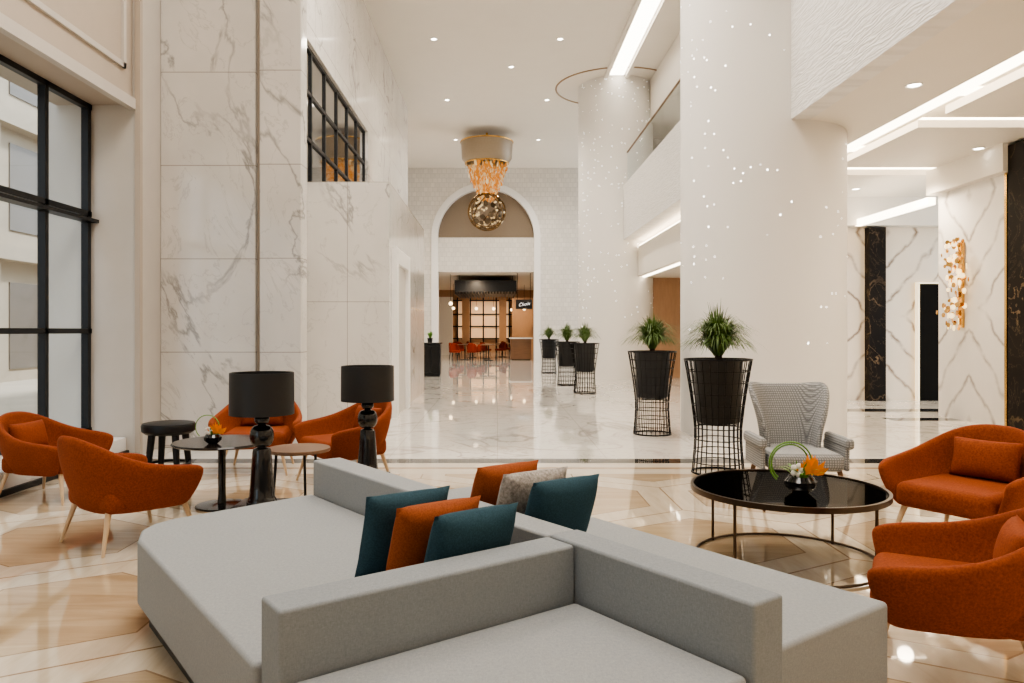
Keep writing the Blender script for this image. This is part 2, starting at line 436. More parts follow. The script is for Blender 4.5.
# window 1
b = MB(); 
ys = [8.45 - 0.80 * i for i in range(16)]
for y in ys: b.box(-4.67, -4.59, y - 0.03, y + 0.03, 0.25, 3.96)
for z, w, pr in ((0.28, 0.03, 0), (1.40, 0.028, 0), (2.72, 0.03, 0), (2.64, 0.018, 0.08), (3.93, 0.03, 0)):
    b.box(-4.66, -4.59 + pr, -4, 8.5, z - w, z + w)
struct(b.obj('window_1', M['black']))
b = MB(); b.box(-4.635, -4.625, -4, 8.48, 0.25, 3.96); struct(b.obj('window_1_glass', M['glass']))

# marble pillars
b = MB(); b.box(-4.04, -2.90, 9.0, 9.2, 0, ZC); tag(b.obj('marble_pillar', M['marbleF'], bevel=0.01, segs=1), 'wide white veined marble clad pillar beside the window bay', 'pillar')
b = MB(); b.box(-2.83, -2.33, 8.93, 9.2, 0, ZC); tag(b.obj('marble_pillar', M['marbleF'], bevel=0.01, segs=1), 'narrow white veined marble clad pillar', 'pillar')
sbox('trim_5', -2.95, -2.80, 9.08, 9.2, 0, ZC, M['beige'])
X = -2.98
sbox('wall_left_inner', -3.4, X, 9.2, 11.3, 0, ZC, M['marbleS'])
sbox('wall_left_inner_lower', -3.4, X, 11.3, 17.3, 0, 3.7, M['marbleS'])
sbox('wall_left_inner_upper', -3.4, X, 11.3, 17.3, 6.0, ZC, M['marbleS'])
sbox('wall_left_inner_far', -3.4, X, 17.3, 25.1, 0, ZC, M['marbleS'])
b = MB(); b.box(-3.10, -3.07, 11.3, 17.3, 3.7, 6.0)
wp = b.obj('window_2_glass', M['darkglass']); struct(wp)
b = MB()
for i in range(7): 
    y = 11.33 + i * (5.94 / 6); b.box(-3.07, -3.04, y - .03, y + .03, 3.7, 6.0)
for z in (3.75, 4.5, 5.25, 5.97): b.box(-3.07, -3.04, 11.3, 17.3, z - .03, z + .03)
struct(b.obj('window_2', M['black']))
sbox('wall_left_block', -2.98, -1.68, 11.7, 17.3, 0, 3.73, M['marbleB'])
b = MB(); b.box(-1.68, -1.60, 12.0, 12.25, 0, 2.75); b.box(-1.68, -1.60, 13.6, 13.85, 0, 2.75); b.box(-1.68, -1.60, 12.25, 13.6, 2.5, 2.75)
struct(b.obj('trim_6', M['white']))
b = MB(); b.box(-1.68, -1.66, 12.25, 13.6, 0, 2.5); struct(b.obj('door_1', M['beige2']))
sbox('wall_left_far', -4.6, -4.2, 25.1, 34, 0, ZC, M['paint'])
sbox('wall_left_far_return', -4.6, -3.4, 24.9, 25.1, 0, ZC, M['paint'])

# ------------------------------------------------------------------ arch wall
D = 34.0; cx = -0.5; R = 2.42; sp = 5.66
def arch_pts(r, n=32): return [(cx + r * math.cos(pi - pi * i / n), sp + r * math.sin(pi - pi * i / n)) for i in range(n + 1)]
b = MB(); ap = arch_pts(R)
for y in (D, D + 0.5):
    b.quad((-4.6, y, 0), (cx - R, y, 0), (cx - R, y, sp), (-4.6, y, sp)); b.quad((-4.6, y, sp), (cx - R, y, sp), (cx - R, y, ZC), (-4.6, y, ZC))
    b.quad((cx + R, y, 0), (9, y, 0), (9, y, sp), (cx + R, y, sp)); b.quad((cx + R, y, sp), (9, y, sp), (9, y, ZC), (cx + R, y, ZC))
    for i in range(32):
        (xa, za), (xb, zb) = ap[i], ap[i + 1]; b.quad((xa, y, za), (xb, y, zb), (xb, y, ZC), (xa, y, ZC))
struct(b.obj('wall_back', M['lattice']))
b = MB()
prof2 = [(cx - R + 0.24, 0)] + arch_pts(R - 0.24) + [(cx + R - 0.24, 0)]
prof0 = [(cx - R - 0.05, 0)] + arch_pts(R + 0.05) + [(cx + R + 0.05, 0)]
for i in range(len(prof0) - 1):
    p, q, p2, q2 = prof0[i], prof0[i + 1], prof2[i], prof2[i + 1]
    b.quad((p[0], D - .06, p[1]), (q[0], D - .06, q[1]), (q2[0], D - .06, q2[1]), (p2[0], D - .06, p2[1]))
    b.quad((p[0], D - .06, p[1]), (q[0], D - .06, q[1]), (q[0], D, q[1]), (p[0], D, p[1]))
    b.quad((p2[0], D - .06, p2[1]), (q2[0], D - .06, q2[1]), (q2[0], D + .5, q2[1]), (p2[0], D + .5, p2[1]))
struct(b.obj('trim_7', M['white']))
b = MB()
a2 = arch_pts(R - 0.2)
for i in range(32): b.quad((a2[i][0], D + .3, a2[i][1]), (a2[i + 1][0], D + .3, a2[i + 1][1]), (a2[i + 1][0], D + .3, sp - .05), (a2[i][0], D + .3, sp - .05))
struct(b.obj('wall_back_tympanum', M['tymp']))
b = MB()
for dx in (-.75, .75):
    b.box(cx + dx - .012, cx + dx + .012, D + .26, D + .29, sp, sp + math.sqrt((R - .25) ** 2 - dx * dx))
struct(b.obj('trim_8', M['tymp']))
sbox('wall_back_lintel', cx - R + .1, cx + R - .1, D + .2, D + .5, 4.1, sp, M['lattice'])
sbox('ceiling_dining', -9, 9, D + .5, 50, 4.1, 4.2, M['ceil'])
sbox('wall_dining_back', -9, 9, 49.5, 50, 0, 4.1, M['woodwall'])
sbox('wall_dining_left', -9, -8.8, D + .5, 50, 0, 4.1, M['paint'])
sbox('wall_dining_right', 8.8, 9, D + .5, 50, 0, 4.1, M['woodwall'])
sbox('wall_dining_partition', -6, -2.6, 44, 44.2, 0, 3.4, M['paint'])
sbox('wall_dining_partition_brick', 0.9, 3.4, 45, 45.2, 0, 3.4, M['woodwall'])
sbox('window_3_glass', -2.6, 0.8, 49.4, 49.45, .9, 3.4, M['pane'])
b = MB()
for i in range(14):
    x = -6 + i * .85; b.box(x - .045, x + .045, 49.3, 49.4, 0, 3.6)
for z in (0.9, 1.7, 2.5, 3.4): b.box(-6.1, 5.2, 49.3, 49.4, z - .04, z + .04)
struct(b.obj('window_3', M['black']))
for (x, y) in ((-1.9, 45.5), (.35, 45.8)):
    sbox('wall_dining_pier', x - .22, x + .22, y, y + .4, 0, 4.1, M['woodwall'])

# ------------------------------------------------------------------ right side: mezzanine
XF = 3.65
sbox('wall_mezzanine_fascia', XF, XF + 0.25, -4, 22.5, 4.03, 5.6, M['fascia'])
sbox('ceiling_low_soffit', XF + .25, 4.95, -4, 30, 4.03, 4.15, M['ceil'])
sbox('ceiling_low_recess', 4.95, 14, -4, 30, 4.45, 4.52, M['ceil'])
sbox('trim_10', 5.0, 5.42, -4, 15.2, 4.16, 4.20, M['lit'])
b = MB()
panels = [(5.5, 12, 2.0, 9.2), (5.5, 12, 9.8, 12.2), (5.5, 12, 12.8, 15.1)]
for p in panels: b.box(p[0], p[1], p[2], p[3], 4.06, 4.16)
struct(b.obj('ceiling_low_panels', M['ceil']))
b = MB()
for p in panels:
    b.box(p[0] + .12, p[0] + .18, p[2] + .1, p[3] - .1, 4.16, 4.22); b.box(p[0] + .15, p[1], p[2] + .03, p[2] + .06, 4.16, 4.20)
struct(b.obj('trim_11', M['lit']))
b = MB()
b.box(5.6, 12, 9.35, 9.6, 4.41, 4.44); b.box(5.6, 12, 12.35, 12.6, 4.41, 4.44)
struct(b.obj('trim_20', M['lit']))
sbox('floor_mezzanine', XF + .25, 14, -4, 30, 4.52, 4.6, M['paint'])
sbox('wall_mezzanine_back', XF + 0.1, 14, 24.2, 24.5, 4.45, ZC, M['beige2'])
sbox('wall_mezzanine_right', 8.5, 8.7, -4, 24.2, 4.6, ZC, M['paint'])
sbox('ceiling_mezzanine', 4.6, 8.5, -4, 24.2, 7.6, 7.75, M['ceil'])
sbox('trim_12', 4.52, 4.6, -4, 24.2, 7.55, ZC, M['ceil'])
sbox('wall_right_back', 5.9, 12, 15.2, 15.5, 0, 4.45, M['marbleG'])
sbox('wall_right_back_wood', 3.2, 12, 22.6, 22.9, 0, 4.45, M['woodwall'])
sbox('ceiling_low_drop', 4.1, 5.9, 15.5, 22.6, 3.0, 3.85, M['ceil'])
sbox('trim_21', 4.16, 4.3, 15.5, 22.5, 3.86, 3.92, M['lit'])
sbox('trim_23', 4.25, 4.35, 16.0, 22.5, 2.97, 3.0, M['lit'])
sbox('wall_right_inner', 5.9, 6.1, 15.5, 22.6, 0, 4.45, M['marbleG'])
b = MB(); b.box(7.45, 7.78, 15.0, 15.195, 0, 3.48); tag(b.obj('black_marble_pilaster', M['blackmarble']), 'tall black marble pilaster on the marble wall', 'pilaster')
sbox('door_2', 8.50, 9.0, 15.1, 15.22, 0, 2.35, M['blackmatte'])
b = MB(); b.box(8.47, 8.50, 15.08, 15.2, 0, 2.38); b.box(8.50, 9.0, 15.08, 15.2, 2.35, 2.38); struct(b.obj('trim_13', emis('door_edge_light', (1, .85, .6), 1.0)))
sbox('trim_14', 5.9, 9.3, 14.9, 15.2, 3.5, 4.06, M['ceil'])
sbox('wall_right', 7.3, 8.3, 10.75, 12.4, 0, 4.45, M['marbleM'])
sbox('trim_22', 7.15, 7.28, 12.45, 15.0, 3.50, 3.62, M['lit'])
sbox('trim_15', 7.27, 8.3, 10.70, 10.75, 0, 4.02, M['gold'])
sbox('wall_right_black', 7.22, 8.3, 9.2, 10.6, 0, 4.02, M['blackmarble'])
sbox('wall_right_near', 7.3, 8.3, -4, 9.2, 0, 4.45, M['marbleM'])
sbox('trim_16', 7.15, 7.35, 10.6, 12.5, 3.66, 4.06, M['ceil'])
e = empty('glass_railing', (XF + 0.12, 14.5, 5.6))
b = MB(); b.box(-.008, .008, 0, 7.2, 0, 0.95); b.obj('glass_panel', M['glass'], e)
b = MB(); b.box(-.02, .02, 0, 7.2, 0.95, 0.98); b.obj('handrail', M['ringb'], e)
tag(e, 'clear glass balustrade with slim handrail on mezzanine edge', 'railing')

for (cxx, cyy, rr, lab) in ((3.66, 10.4, 1.085, 'massive round white column sprinkled with tiny lights'), (3.6, 22.8, 1.12, 'distant round white column sprinkled with tiny lights')):
    b = MB(); b.lathe([(rr, 0.0), (rr, ZC)], 160)
    o = b.obj('round_column', M['column'], smooth=True, loc=(cxx, cyy, 0)); tag(o, lab, 'column', 'round lobby columns')
b = MB(); b.ring(1.8, 0.03, 0, 64, 8); o = b.obj('trim_17', M['ringb'], smooth=True, loc=(3.6, 22.8, ZC)); struct(o)
b = MB(); b.box(3.25, 3.65, 10, 21.6, ZC - .03, ZC - .005); struct(b.obj('trim_18', M['litw']))
b = MB(); b.box(3.1, 3.2, 10, 21.7, ZC - .09, ZC); b.box(3.7, 3.8, 10, 21.7, ZC - .09, ZC); struct(b.obj('trim_19', M['ceil']))
def downlight(x, y, z):
    b = MB(); b.lathe([(0.06, -0.012), (0.06, 0.0)], 20)
    b2 = MB(); b2.lathe([(0.06, -0.004), (0.085, -0.018), (0.09, 0.0)], 20)
    e = empty('downlight', (x, y, z)); b.obj('lens', M['down'], e); b2.obj('rim', M['white'], e)
    tag(e, 'small round recessed ceiling downlight', 'light', 'recessed ceiling downlights')
for (x, y) in ((-1.6, 19), (-1.6, 24), (-1.6, 29), (1.6, 19), (1.6, 24), (1.6, 29), (0.4, 21)): downlight(x, y, ZC)
for (x, y) in ((6.6, 8.4), (7.0, 10.9), (6.7, 14.0)): downlight(x, y, 4.06)
for (x, y) in ((4.45, 8), (4.45, 16.5)): downlight(x, y, 4.03)

# outside facade
b = MB(); b.box(-16, -14, -10, 40, -1, 16)
for i in range(10):
    y = -8 + i * 4.6; b.box(-14.0, -13.7, y, y + 1.1, -1, 16)
for z in (3.4, 7.2): b.box(-14.0, -13.6, -10, 40, z, z + .4)
bl = empty('building', (0, 0, 0)); b.obj('facade', M['bldg'], bl)
for i in range(2, 9):
    y = -8 + i * 4.6 + 1.9; 
    for z in (.3, 4.3, 8.2):
        b = MB(); b.box(-14.02, -13.96, y, y + 1.9, z, z + 2.5); b.obj('facade_window', M['bldgwin'], bl)
tag(bl, 'pale sandstone building facade seen through the tall windows', 'building')
sb = MB(); sb.box(-30, -5.2, -20, 60, -0.3, -0.05); o = sb.obj('ground', M['bldg']); struct(o)

# ------------------------------------------------------------------ SOFA
Av = Vector((0.588, -0.809)); Bv = Vector((0.809, 0.588)); J = Vector((0.284, 2.73))
def P(a, b_): v = J + Av * a + Bv * b_; return (v.x, v.y)
def prism(name, pts, z0, z1, mat, parent, bev, segs=3, off=(0, 0)):
    me = bpy.data.meshes.new(name); bm = bmesh.new()
    vb = [bm.verts.new((p[0] - off[0], p[1] - off[1], z0)) for p in pts]; vt = [bm.verts.new((p[0] - off[0], p[1] - off[1], z1)) for p in pts]
    n = len(pts); bm.faces.new(vb); bm.faces.new(vt)
    for i in range(n): bm.faces.new((vb[i], vb[(i + 1) % n], vt[(i + 1) % n], vt[i]))
    bmesh.ops.recalc_face_normals(bm, faces=bm.faces)
    bm.to_mesh(me); bm.free(); me.materials.append(mat)
    for p in me.polygons: p.use_smooth = True
    o = bpy.data.objects.new(name, me); COL.objects.link(o); o.parent = parent
    m = o.modifiers.new('b', 'BEVEL'); m.width = bev; m.segments = segs
    m = o.modifiers.new('w', 'WEIGHTED_NORMAL')
    return o
OFF = P(0, 0)
sofa = empty('sectional_sofa', (OFF[0], OFF[1], 0))
tag(sofa, 'light grey upholstered island sofa with square arms and back rails', 'sofa')
def rect(a0, a1, b0, b1): return [P(a0, b0), P(a1, b0), P(a1, b1), P(a0, b1)]
G = 0.008
prism('seat', [P(-2.27, -.07 - G), P(-2.13, -0.90), P(-2.08, -1.0), P(-1.98, -1.08), P(-1.80, -1.13), P(-.16, -1.12), P(-.16, -G)], 0.11, 0.42, M['sofa'], sofa, 0.018, off=OFF)
prism('seat', rect(G, .74, -1.08, -G + .003), 0.11, 0.42, M['sofa'], sofa, 0.018, off=OFF)
prism('seat', rect(-1.9, .68, .155, .91), 0.11, 0.42, M['sofa'], sofa, 0.018, off=OFF)
prism('backrest', [P(-2.28, -.07), P(-.16, 0), P(-.16, .15), P(-2.28, .11)], 0.10, 0.62, M['sofa'], sofa, 0.012, off=OFF)
prism('armrest', rect(-.155, 0, -1.10, 0.0), 0.10, 0.62, M['sofashaded'], sofa, 0.012, off=OFF)
prism('backrest', rect(-.155, .75, .006, .15), 0.10, 0.625, M['sofashaded'], sofa, 0.012, off=OFF)
prism('plinth', [P(-2.1, -.1), P(-2.0, -.90), P(-1.8, -1.08), P(.66, -1.05), P(.66, .1), P(-2.1, .06)], 0.0, 0.105, M['black'], sofa, 0.004, 1, off=OFF)
prism('plinth', rect(-1.8, .62, .1, .84), 0.0, 0.105, M['black'], sofa, 0.004, 1, off=OFF)

# ------------------------------------------------------------------ CUSHIONS
def pillow_mesh(name, w, h, t, n=16):
    vs = []; fs = []
    for side in (1, -1):
        for i in range(n + 1):
            for j in range(n + 1):
                u = -1 + 2 * i / n; v = -1 + 2 * j / n
                th = t * 0.5 * ((1 - abs(u) ** 2.6) * (1 - abs(v) ** 2.6)) ** 0.5
                px = u * w / 2 * (1 - 0.08 * (1 - v * v) * abs(u) ** 3 - .03 * (abs(u * v)) ** 4); pz = v * h / 2 * (1 - 0.08 * (1 - u * u) * abs(v) ** 3 - .03 * (abs(u * v)) ** 4)
                vs.append((px, side * th, pz + h / 2))
    N = (n + 1) * (n + 1)
    for s in (0, 1):
        for i in range(n):
            for j in range(n):
                a = s * N + i * (n + 1) + j; f = (a, a + n + 1, a + n + 2, a + 1)
                fs.append(f if s else tuple(reversed(f)))
    me = bpy.data.meshes.new(name); me.from_pydata(vs, [], fs)
    bm = bmesh.new(); bm.from_mesh(me); bmesh.ops.remove_doubles(bm, verts=bm.verts, dist=1e-4); bmesh.ops.recalc_face_normals(bm, faces=bm.faces); bm.to_mesh(me); bm.free()
    for p in me.polygons: p.use_smooth = True
    return me
def cushion(ab, z, tilt, rz, mat, label, w=.385, h=.36, roll=0.0):
    me = pillow_mesh('cushion', w, h, 0.15); me.materials.append(mat)
    o = bpy.data.objects.new('throw_cushion', me); COL.objects.link(o)
    p = P(*ab); o.location = (p[0], p[1], z); o.rotation_euler = (math.radians(tilt), math.radians(roll), math.radians(rz))
    tag(o, label, 'cushion', 'throw cushions on the grey sofa')
cushion((-.33, -.29), .422, 21, 37, M['teal'], 'dark teal square throw cushion leaning on the sofa arm')
cushion((-.50, -.34), .422, 20, 36, M['orangec'], 'rust orange square throw cushion between two teal ones')
cushion((-.67, -.37), .422, 18, 35, M['teal'], 'dark teal square throw cushion behind the rust one', h=.37)
cushion((-.56, .355), .422, 20, 34, M['teal'], 'dark teal square throw cushion behind the sofa backrest')
cushion((-.77, .355), .422, 19, 34, M['tweed2'], 'taupe and white woven throw cushion beside a teal one')
cushion((-1.0, .36), .422, 20, 36, M['orangec'], 'rust orange square throw cushion behind the woven one')

# ------------------------------------------------------------------ ARMCHAIR
def shell(name, path, mat, parent, thick, zb, nv=4, inset=0.06, bulge=0.02):
    full = [(-p[0], p[1], p[2], -p[3], p[4]) for p in reversed(path[1:])] + path
    vs = []; fs = []; n = len(full)
    for (x, y, zt, ox, oy) in full:
        L = math.hypot(x, y) or 1
        for k in range(nv + 1):
            v = k / nv
            ins = -inset * (1 - v) ** 2 + bulge * math.sin(pi * v)
            vs.append((x + x / L * ins + ox * v ** 1.3, y + y / L * ins + oy * v ** 1.3, zb + (zt - zb) * v))
    for i in range(n - 1):
        for k in range(nv):
            a = i * (nv + 1) + k; fs.append((a, a + 1, a + nv + 2, a + nv + 1))
    me = bpy.data.meshes.new(name); me.from_pydata(vs, [], fs)
    bm = bmesh.new(); bm.from_mesh(me); bmesh.ops.recalc_face_normals(bm, faces=bm.faces); bm.to_mesh(me); bm.free()
    me.materials.append(mat)
    for p in me.polygons: p.use_smooth = True
    o = bpy.data.objects.new(name, me); COL.objects.link(o); o.parent = parent
    m = o.modifiers.new('s', 'SOLIDIFY'); m.thickness = thick; m.offset = 0
    m = o.modifiers.new('ss', 'SUBSURF'); m.levels = 2; m.render_levels = 2
    return o
def softbox(name, x0, x1, y0, y1, z0, z1, mat, parent, bev=0.05, rot=None, loc=(0, 0, 0)):
    b = MB(); b.box(x0, x1, y0, y1, z0, z1)
    o = b.obj(name, mat, parent, loc=loc, rot=rot or (0, 0, 0), bevel=bev, segs=5)
    return o
def legs(e, pts, mat, r0=0.022, r1=0.011, z0=0.27):
    for (a, c) in pts:
        b = MB(); b.tube([(a, c, 0.0), (a * .78, c * .78, z0)], r1, 12, r2=r0); b.obj('leg', mat, e, smooth=True)
ARM = empty('armchair', (0, 0, 0))
shell('backrest', [(0, .33, .80, 0, .09), (.14, .325, .79, .01, .085), (.26, .27, .735, .03, .06), (.325, .14, .63, .06, .02), (.345, -.04, .575, .085, 0), (.35, -.20, .56, .085, -.02), (.335, -.31, .53, .06, -.05)], M['orange'], ARM, 0.065, .25)
softbox('seat', -.31, .31, -.34, .30, .26, .43, M['orange'], ARM, 0.06)
me = pillow_mesh('lumbar_cushion', .46, .28, .14); me.materials.append(M['orange'])
o = bpy.data.objects.new('lumbar_cushion', me); COL.objects.link(o); o.parent = ARM; o.location = (0, .21, .43); o.rotation_euler = (math.radians(-14), 0, 0)
legs(ARM, [(.33, -.34), (-.33, -.34), (.31, .33), (-.31, .33)], M['legwood'], z0=.29)
tag(ARM, 'orange velvet tub armchair with pale wooden legs beside glass table', 'armchair', 'orange lounge armchairs')
ARM.location = (3.04, 4.85, 0); ARM.rotation_euler = (0, 0, math.radians(-58)); ARM.scale = (.97,) * 3
copy_thing(ARM, (1.90, 3.13, 0), math.radians(-118), 'orange velvet tub armchair turned sideways by round glass table', .89)
copy_thing(ARM, (-2.48, 5.05, 0), math.radians(143), 'orange velvet tub armchair seen from behind, beside dark table', .93)
copy_thing(ARM, (-3.76, 6.35, 0), math.radians(84), 'orange velvet tub armchair next to the tall window', .90)
copy_thing(ARM, (-2.40, 7.55, 0), math.radians(8), 'orange velvet tub armchair in front of the marble pillar')
copy_thing(ARM, (-1.42, 7.0, 0), math.radians(-50), 'orange velvet tub armchair beside small walnut side table')

# wing chair
W = empty('wing_armchair', (2.42, 6.1, 0), math.radians(-4))
shell('backrest', [(0, .25, .96, 0, .10), (.11, .25, .955, .01, .10), (.18, .24, .97, .05, .07), (.205, .17, .99, .13, .02), (.21, .10, .86, .09, -.03), (.215, .03, .66, .02, -.02)], M['tweed'], W, 0.05, .28, nv=6, inset=.0, bulge=-.03)
for sx in (-1, 1):
    softbox('armrest', sx * .33 - .033, sx * .33 + .033, -.30, .20, .48, .565, M['tweed'], W, 0.028)
    softbox('side_panel', sx * .32 - .018, sx * .32 + .018, -.26, .22, .31, .50, M['tweed'], W, 0.012)
softbox('seat', -.285, .285, -.33, .26, .31, .45, M['tweed'], W, 0.05)
legs(W, [(.33, -.31), (-.33, -.31), (.31, .31), (-.31, .31)], M['walnut'], z0=.33)
tag(W, 'grey patterned wing armchair behind the round glass table', 'armchair')

# ------------------------------------------------------------------ TABLES
T = empty('coffee_table', (1.78, 4.6, 0), 0, .95)
b = MB(); b.lathe([(0.0, .452), (.585, .452), (.585, .464), (0.0, .464)], 72); b.obj('table_top', M['smokeT'], T, smooth=True)
b = MB(); b.lathe([(.585, .438), (.605, .438), (.605, .472), (.585, .472), (.585, .438)], 72); b.obj('rim', M['bronze'], T, smooth=True)
for i in range(4):
    a = math.radians(38 + 90 * i); x, y = .57 * math.cos(a), .57 * math.sin(a)
    b = MB(); b.tube([(x, y, 0.0), (x, y, .445)], .010, 8); b.obj('leg', M['bronze'], T, smooth=True)
b = MB(); b.ring(.57, .009, .012); b.obj('base_ring', M['bronze'], T, smooth=True)
tag(T, 'large round coffee table with smoked glass top, thin bronze legs', 'table')

T = empty('side_table', (-2.20, 6.0, 0))
b = MB(); b.lathe([(0, .50), (.37, .50), (.38, .508), (.37, .52), (0, .52)], 56); b.obj('table_top', M['smoke'], T, smooth=True)
b = MB(); b.lathe([(.035, .02), (.03, .1), (.03, .48), (.10, .50)], 20); b.obj('pedestal', M['blackgloss'], T, smooth=True)
b = MB(); b.lathe([(.0, 0), (.2, 0), (.2, .015), (.04, .03)], 36); b.obj('base', M['blackgloss'], T, smooth=True)
tag(T, 'round dark glass side table with black pedestal between orange armchairs', 'table')
T = empty('side_table', (-1.52, 5.75, 0))
b = MB(); b.lathe([(0, .48), (.235, .48), (.24, .49), (.235, .505), (0, .505)], 48); b.obj('table_top', M['walnut'], T, smooth=True)
for i in range(3):
    a = math.radians(90 + 120 * i); b = MB(); b.tube([(.2 * math.cos(a), .2 * math.sin(a), 0), (.17 * math.cos(a), .17 * math.sin(a), .48)], .011, 8); b.obj('leg', M['black'], T, smooth=True)
tag(T, 'small round walnut side table with thin black legs', 'table')
T = empty('stool', (-3.02, 6.9, 0))
b = MB(); b.lathe([(0, .46), (.20, .46), (.23, .485), (.235, .535), (.225, .555), (.20, .56), (0, .56)], 40); b.obj('seat', M['black'], T, smooth=True)
for i in range(4):
    a = math.radians(45 + 90 * i); b = MB(); b.tube([(.20 * math.cos(a), .20 * math.sin(a), 0), (.15 * math.cos(a), .15 * math.sin(a), .47)], .024, 10, r2=.034); b.obj('leg', M['black'], T, smooth=True)
b = MB(); b.ring(.185, .014, .18, 32); b.obj('stretcher_ring', M['black'], T, smooth=True)
tag(T, 'small round black stool beside the pillar', 'stool')

# lamps on plinths
def bulb(r, zc, hz, n=9, rmin=.03): 
    return [(rmin + (r - rmin) * math.sin(pi * k / n) ** .8, zc - hz * math.cos(pi * k / n)) for k in range(n + 1)]
lamp_prof = [(.102, 0), (.102, .018), (.095, .03), (.085, .05), (.080, .12), (.074, .2), (.068, .29), (.062, .36), (.055, .375), (.032, .382)] + bulb(.082, .462, .074)[0:] + bulb(.052, .575, .03, 7, .025) + [(.025, .612), (.012, .62), (.012, .72), (0, .72)]
def lamp(x, y, lab):
    p = MB(); p.box(-.17, .17, -.15, .15, 0, .21); o = p.obj('low_plinth_table', M['blackgloss'], loc=(x, y, 0), bevel=.008, segs=1)
    tag(o, 'low black lacquered plinth table under a lamp', 'table', 'low plinth tables')
    L = empty('table_lamp', (x, y, .212))
    b = MB(); b.lathe(lamp_prof, 48); b.obj('lamp_base', M['blackgloss'], L, smooth=True)
    b = MB(); b.lathe([(.208, .612), (.218, .612), (.216, .90), (.206, .90), (.208, .612)], 56); b.obj('lamp_shade', M['pot'], L, smooth=True)
    b = MB(); b.ring(.03, .004, .80, 16, 6)
    for i in range(3):
        a = 2 * pi * i / 3; b.tube([(.03 * math.cos(a), .03 * math.sin(a), .80), (.207 * math.cos(a), .207 * math.sin(a), .84)], .003, 6)
    b.tube([(0, 0, .71), (0, 0, .80)], .012, 8)
    b.obj('shade_support', M['goldin'], L, smooth=True)
    tag(L, lab, 'lamp', 'black table lamps')
lamp(-1.63, 5.2, 'gloss black turned table lamp with black drum shade beside side tables')
lamp(-1.07, 6.2, 'gloss black turned table lamp with black drum shade behind the sofa')

# ------------------------------------------------------------------ PLANTERS
def blades(b, n, h, spread, w, z0, droop=0.5, r0=0.08, tw=0.6):
    for i in range(n):
        a = random.uniform(0, 2 * pi); t = random.random() ** tw
        hh = h * random.uniform(0.65, 1.0) * (1.1 - 0.35 * t); sp_ = spread * t * random.uniform(.7, 1.15)
        ca, sa = math.cos(a), math.sin(a); rr = r0 * random.random(); zz = z0 - random.random() * .08 * h / .5
        vs = []; K = 7
        for k in range(K + 1):
            s = k / K
            r = rr + sp_ * s ** 1.1; z = zz + hh * (s * (1 + droop * t * 1.2) - droop * t * s ** 2.4 * 1.9)
            ww = w * (1 - s) ** 0.6 * 0.5 + .0008
            vs.append((ca * r - sa * ww, sa * r + ca * ww, z)); vs.append((ca * r + sa * ww, sa * r - ca * ww, z))
        b.add(vs, [(2 * k, 2 * k + 1, 2 * k + 3, 2 * k + 2) for k in range(K)])
def planter(x, y, lab, nb=260, h=.42, sp_=.36):
    e = empty('potted_plant', (x, y, 0), random.uniform(0, 1))
    def prof(s):
        if s < .36: return .222 + .028 * ((.36 - s) / .36) ** 1.5
        return .222 + .100 * ((s - .36) / .64) ** 1.3
    b = MB(); Nn = 26
    for i in range(Nn):
        a = 2 * pi * i / Nn
        b.tube([(prof(s) * math.cos(a), prof(s) * math.sin(a), 1.12 * s) for s in [j / 10 for j in range(11)]], .0055, 5)
    for j in range(0, 11): 
        s = j / 10; b.ring(prof(s), .0055 if 0 < j < 10 else .010, max(.010, 1.12 * s), 40, 5)
    b.obj('wire_basket', M['wire'], e, smooth=True)
    b = MB(); b.lathe([(0, .50), (.200, .50), (.212, .515), (.236, 1.09), (.242, 1.10), (.242, 1.12), (.226, 1.12), (.220, 1.06), (0, 1.06)], 40); b.obj('pot', M['pot'], e, smooth=True)
    b = MB(); b.ring(.195, .006, .49, 32, 5)
    for i in range(4):
        a = pi / 2 * i; b.tube([(prof(.44) * math.cos(a), prof(.44) * math.sin(a), .488), (.0, .0, .488)], .006, 5)
    b.obj('pot_support', M['wire'], e, smooth=True)
    b = MB(); b.lathe([(0, 1.075), (.18, 1.072), (.219, 1.065)], 24); b.obj('soil', M['soil'], e, smooth=True)
    b = MB(); b.tube([(0, 0, 1.05), (.01, 0, 1.25)], .035, 8); b.obj('trunk', M['soil'], e, smooth=True)
    b = MB(); blades(b, nb * 2 // 3, h, sp_, .016, 1.24, droop=.75, r0=.05, tw=.6)
    blades(b, nb // 3, h * .62, sp_ * 1.1, .016, 1.20, droop=1.3, r0=.05, tw=.3)
    b.obj('foliage', M['leaf'], e)
    tag(e, lab, 'plant', 'potted plants in wire baskets')
planter(2.18, 7.4, 'spiky green plant in tall black wire basket beside wing chair', 700, .49, .39)
planter(2.11, 10.2, 'spiky green plant in tall black wire basket beside round column', 660, .49, .39)
planter(1.98, 16.9, 'green plant in tall black wire basket along the hall', 360, .44, .34)
planter(1.81, 19.4, 'green plant in tall black wire basket further down hall', 360, .44, .34)
planter(1.73, 25.0, 'green plant in tall black wire basket near the arch', 360, .44, .34)

